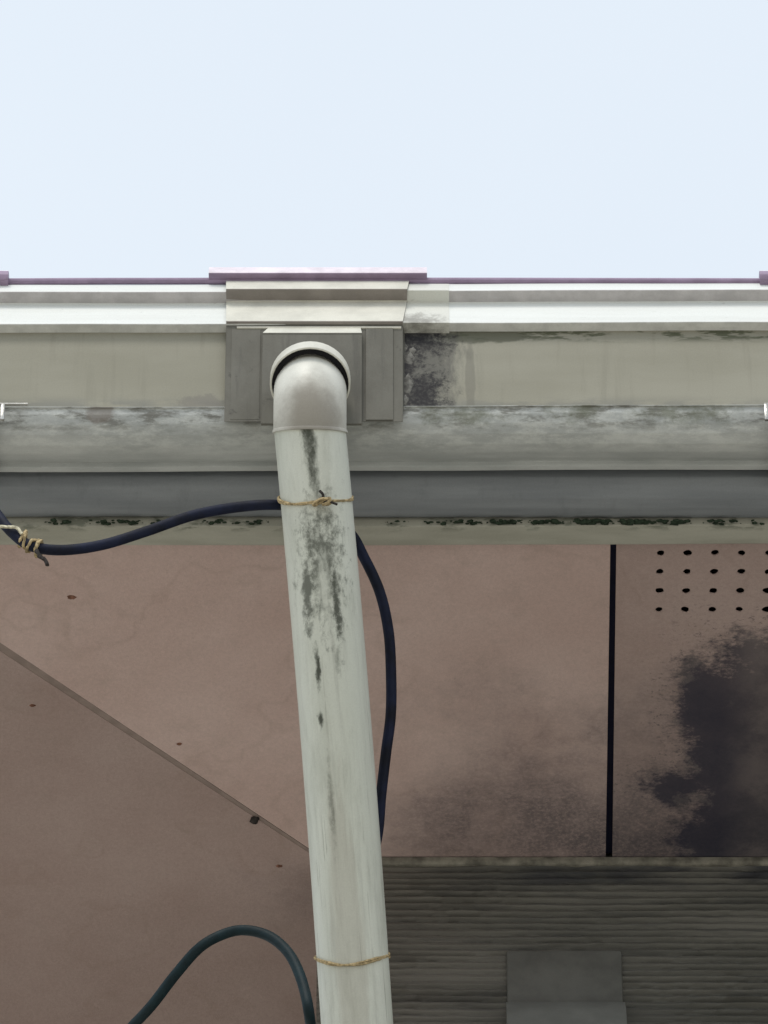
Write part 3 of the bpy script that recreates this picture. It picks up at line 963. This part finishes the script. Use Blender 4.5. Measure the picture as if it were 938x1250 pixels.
cg += [Vector((bk.x - 0.033, bk.y, -1.45)), Vector((bk.x - 0.034, bk.y - 0.005, -1.25)), Vector((bk.x - 0.10, bk.y - 0.04, -1.02)), Vector((-0.24, 0.42, -0.86))]
for px, py, y in ((74, 1480, 0.38), (88, 1380, 0.35), (114, 1312, 0.325), (150, 1266, 0.29), (185, 1228, 0.255), (214, 1190, 0.23), (245, 1156, 0.21), (275, 1140, 0.205), (302, 1136, 0.20), (330, 1144, 0.195), (354, 1165, 0.19), (370, 1200, 0.185), (379, 1245, 0.19)):
    cg.append(on_y(px, py, y))
cg += [sx + Vector((-0.0362, -0.002, 0.0)), sk + Vector((-0.0360, 0.0, 0.0)), sk + Vector((-0.030, 0.012, 0.0)) + pdir * 0.05]
cg = [q + Vector((random.uniform(-1, 1), 0, random.uniform(-1, 1))) * 0.0004 for q in cg]
cgo = tubes('cable', [(catmull(cg, 8), 0.0043)], M['cable_green'], None, 12, origin=cg[-1])
tag(cgo, 'dark green cable arching beside the foot of the downpipe', 'cable', 'loose cables on the downpipe')

# ------------------------------------------------------------------ twine
def twine_loop(py, tilt, strands, label, seed, knot, sag=0.007):
    y, s = pipe_y(py)
    c = pipe_at(s)
    e = empty('twine', EAVE + c, label, 'twine', 'twine tied round the downpipe')
    u = Vector((1, 0, 0)); u = (u - pdir * u.dot(pdir)).normalized(); v = pdir.cross(u)
    for q in range(strands):
        pts = []
        for k in range(61):
            a_ = 2 * math.pi * k / 60
            r = 0.0287 + 0.0009 + 0.0003 * math.sin(5 * a_ + seed)
            off = tilt * math.cos(a_ + q * 0.35) + 0.0012 * math.sin(3 * a_ + seed + q) + (q - (strands - 1) / 2) * 0.0022 * math.cos(a_ * 0.5 + q) + sag * (-1 if v.y > 0 else 1) * math.sin(a_)
            back = 0.004 * max(0.0, math.sin(a_))**2 if v.y > 0 else 0.004 * max(0.0, -math.sin(a_))**2
            pts.append(c + (u * math.cos(a_) + v * math.sin(a_)) * (r + back) + pdir * off)
        tubes('strand', [(pts, 0.00095)], M['twine'], e, 6, wob=0.5)
    if knot:
        f = -1 if v.y > 0 else 1
        kc = c + v * f * 0.0308 + u * 0.003 + pdir * (sag - 0.001)
        kp = []
        for k in range(26):
            t = k / 25
            kp.append(kc + u * (0.007 * math.sin(9 * t) + 0.002) + pdir * (0.0022 * math.cos(13 * t)) + v * f * (0.0012 * math.sin(11 * t) + 0.001))
        tubes('knot', [(kp, 0.0013)], M['twine'], e, 6, wob=0.5)
        tubes('twine_end', [(catmull([kc + u * 0.003, kc + u * 0.008 + pdir * 0.0005 + v * f * 0.002, kc + u * 0.014 + pdir * 0.003 + v * f * 0.0], 5), 0.0011),
                            (catmull([kc + u * 0.002, kc + u * 0.0035 - pdir * 0.005 + v * f * 0.002, kc + u * 0.001 - pdir * 0.009 + v * f * 0.0006], 5), 0.0011)], M['mud'], e, 6)
    return e
twine_loop(609, 0.0012, 2, 'knotted tan twine tied round the downpipe below its elbow', 0.4, True)
twine_loop(1168, 0.0006, 2, 'plain tan twine wound round the downpipe near its foot', 2.2, False)
# twine holding the cable to the hanger
tw = empty('twine', EAVE + on_y(30, 660, -0.006), 'pale twine wound tightly round the sagging navy cable', 'twine')
tubes('strand', [(catmull([on_y(-60, 628, -0.008), on_y(-20, 640, -0.010), on_y(5, 643, -0.0125), on_y(20, 644, -0.0125), on_y(27, 652, -0.0115)], 6), 0.0014)], M['twine_white'], tw, 6, wob=0.3)
wc = catmull([on_y(22, 655, -0.0055), on_y(38, 666, -0.004), on_y(52, 670, -0.003)], 10)
pts = []
for k in range(90):
    t = k / 89
    q = wc[min(int(t * (len(wc) - 1)), len(wc) - 1)]
    nq = wc[min(int(t * (len(wc) - 1)) + 1, len(wc) - 1)]
    f = t * (len(wc) - 1) - int(t * (len(wc) - 1))
    q = q.lerp(nq, f)
    tt = (wc[-1] - wc[0]).normalized()
    u = Vector((0, 1, 0)); u = (u - tt * u.dot(tt)).normalized(); v = tt.cross(u)
    a_ = 2 * math.pi * 5 * t
    pts.append(q + (u * math.cos(a_) + v * math.sin(a_)) * (0.0056 + 0.0009 * math.sin(k * 1.3) + 0.0006 * math.sin(k * 0.37)) + tt * 0.0022 * math.sin(k * 0.21))
tubes('coil', [(pts, 0.0013)], M['twine'], tw, 6, wob=0.4)
tubes('twine_end', [(catmull([on_y(44, 672, -0.008), on_y(50, 680, -0.009), on_y(56, 684, -0.010), on_y(58, 690, -0.010)], 6), 0.0017)], M['mud'], tw, 6, wob=0.5)

# ------------------------------------------------------------------ algae along the crease above the trim strip
items = []
for a_, b_, dn in ((54, 88, 0.8), (104, 174, 0.8), (180, 200, 0.4), (240, 330, 0.6), (470, 500, 0.5), (518, 546, 0.7), (549, 590, 0.9), (592, 638, 1.2), (645, 690, 1.1), (697, 752, 1.5), (755, 802, 1.7), (804, 816, 1.5), (820, 846, 1.5), (858, 906, 0.8), (912, 938, 0.4)):
    n_ = int((b_ - a_) * 0.5 * dn)
    for _ in range(n_):
        px = random.uniform(a_, b_)
        s_ = random.uniform(0.0006, 0.0016) * (0.75 + 0.35 * dn) * min(1.0, 0.25 + 4 * min(px - a_, b_ - px) / (b_ - a_))
        items.append(((mm(px), 0.1070 + random.uniform(-0.0026, 0.0014), -0.0250 + random.uniform(-0.0006, 0.0004)), (s_ * 2.0, s_ * 1.05, s_ * 0.8)))
al = lumps('algae', items, M['algae'], None, 1)
tag(al, 'dark green algae growing in dashes along the crease above the trim strip', 'algae', kind='stuff')

# dab of dried mud on the soffit
q = on_z(311, 1001, S0 - 0.001)
md = lumps('mud_dab', [((q.x, q.y, S0 - 0.0012), (0.0038, 0.0040, 0.0026)), ((q.x + 0.0022, q.y - 0.001, S0 - 0.001), (0.0020, 0.0022, 0.0016))], M['mud'], None)
tag(md, 'small dark dab of dried mud beside the diagonal soffit seam', 'mud dab')

# ------------------------------------------------------------------ vent cover on the wall
vx0 = on_y(616, 1200, YW).x; vx1 = on_y(763, 1200, YW).x
vzt = on_y(690, 1164, YW).z; vzh = on_y(690, 1214, YW - 0.03).z
vt = empty('vent_cover', EAVE + Vector(((vx0 + vx1) / 2, YW - 0.01, vzt - 0.12)), 'smooth grey vent cover on the combed siding below the soffit', 'vent cover')
box('mounting_plate', (vx0 + 0.002, YW - 0.0045, vzt - 0.19), (vx1 - 0.002, YW + 0.002, vzt), M['vent'], vt, 0.0022)
hp = [(YW - 0.0055, vzh + 0.012), (YW - 0.014, vzh + 0.006), (YW - 0.030, vzh - 0.016), (YW - 0.042, vzh - 0.05), (YW - 0.045, vzh - 0.10), (YW - 0.0055, vzh - 0.10)]
extrude_x('hood', hp, vx0 + 0.001, vx1 - 0.001, [M['vent_light']], vt, None, 0.011, 6, smooth=80)

# ------------------------------------------------------------------ render settings
scene.render.engine = 'CYCLES'
scene.render.resolution_x = 768
scene.render.resolution_y = 1024
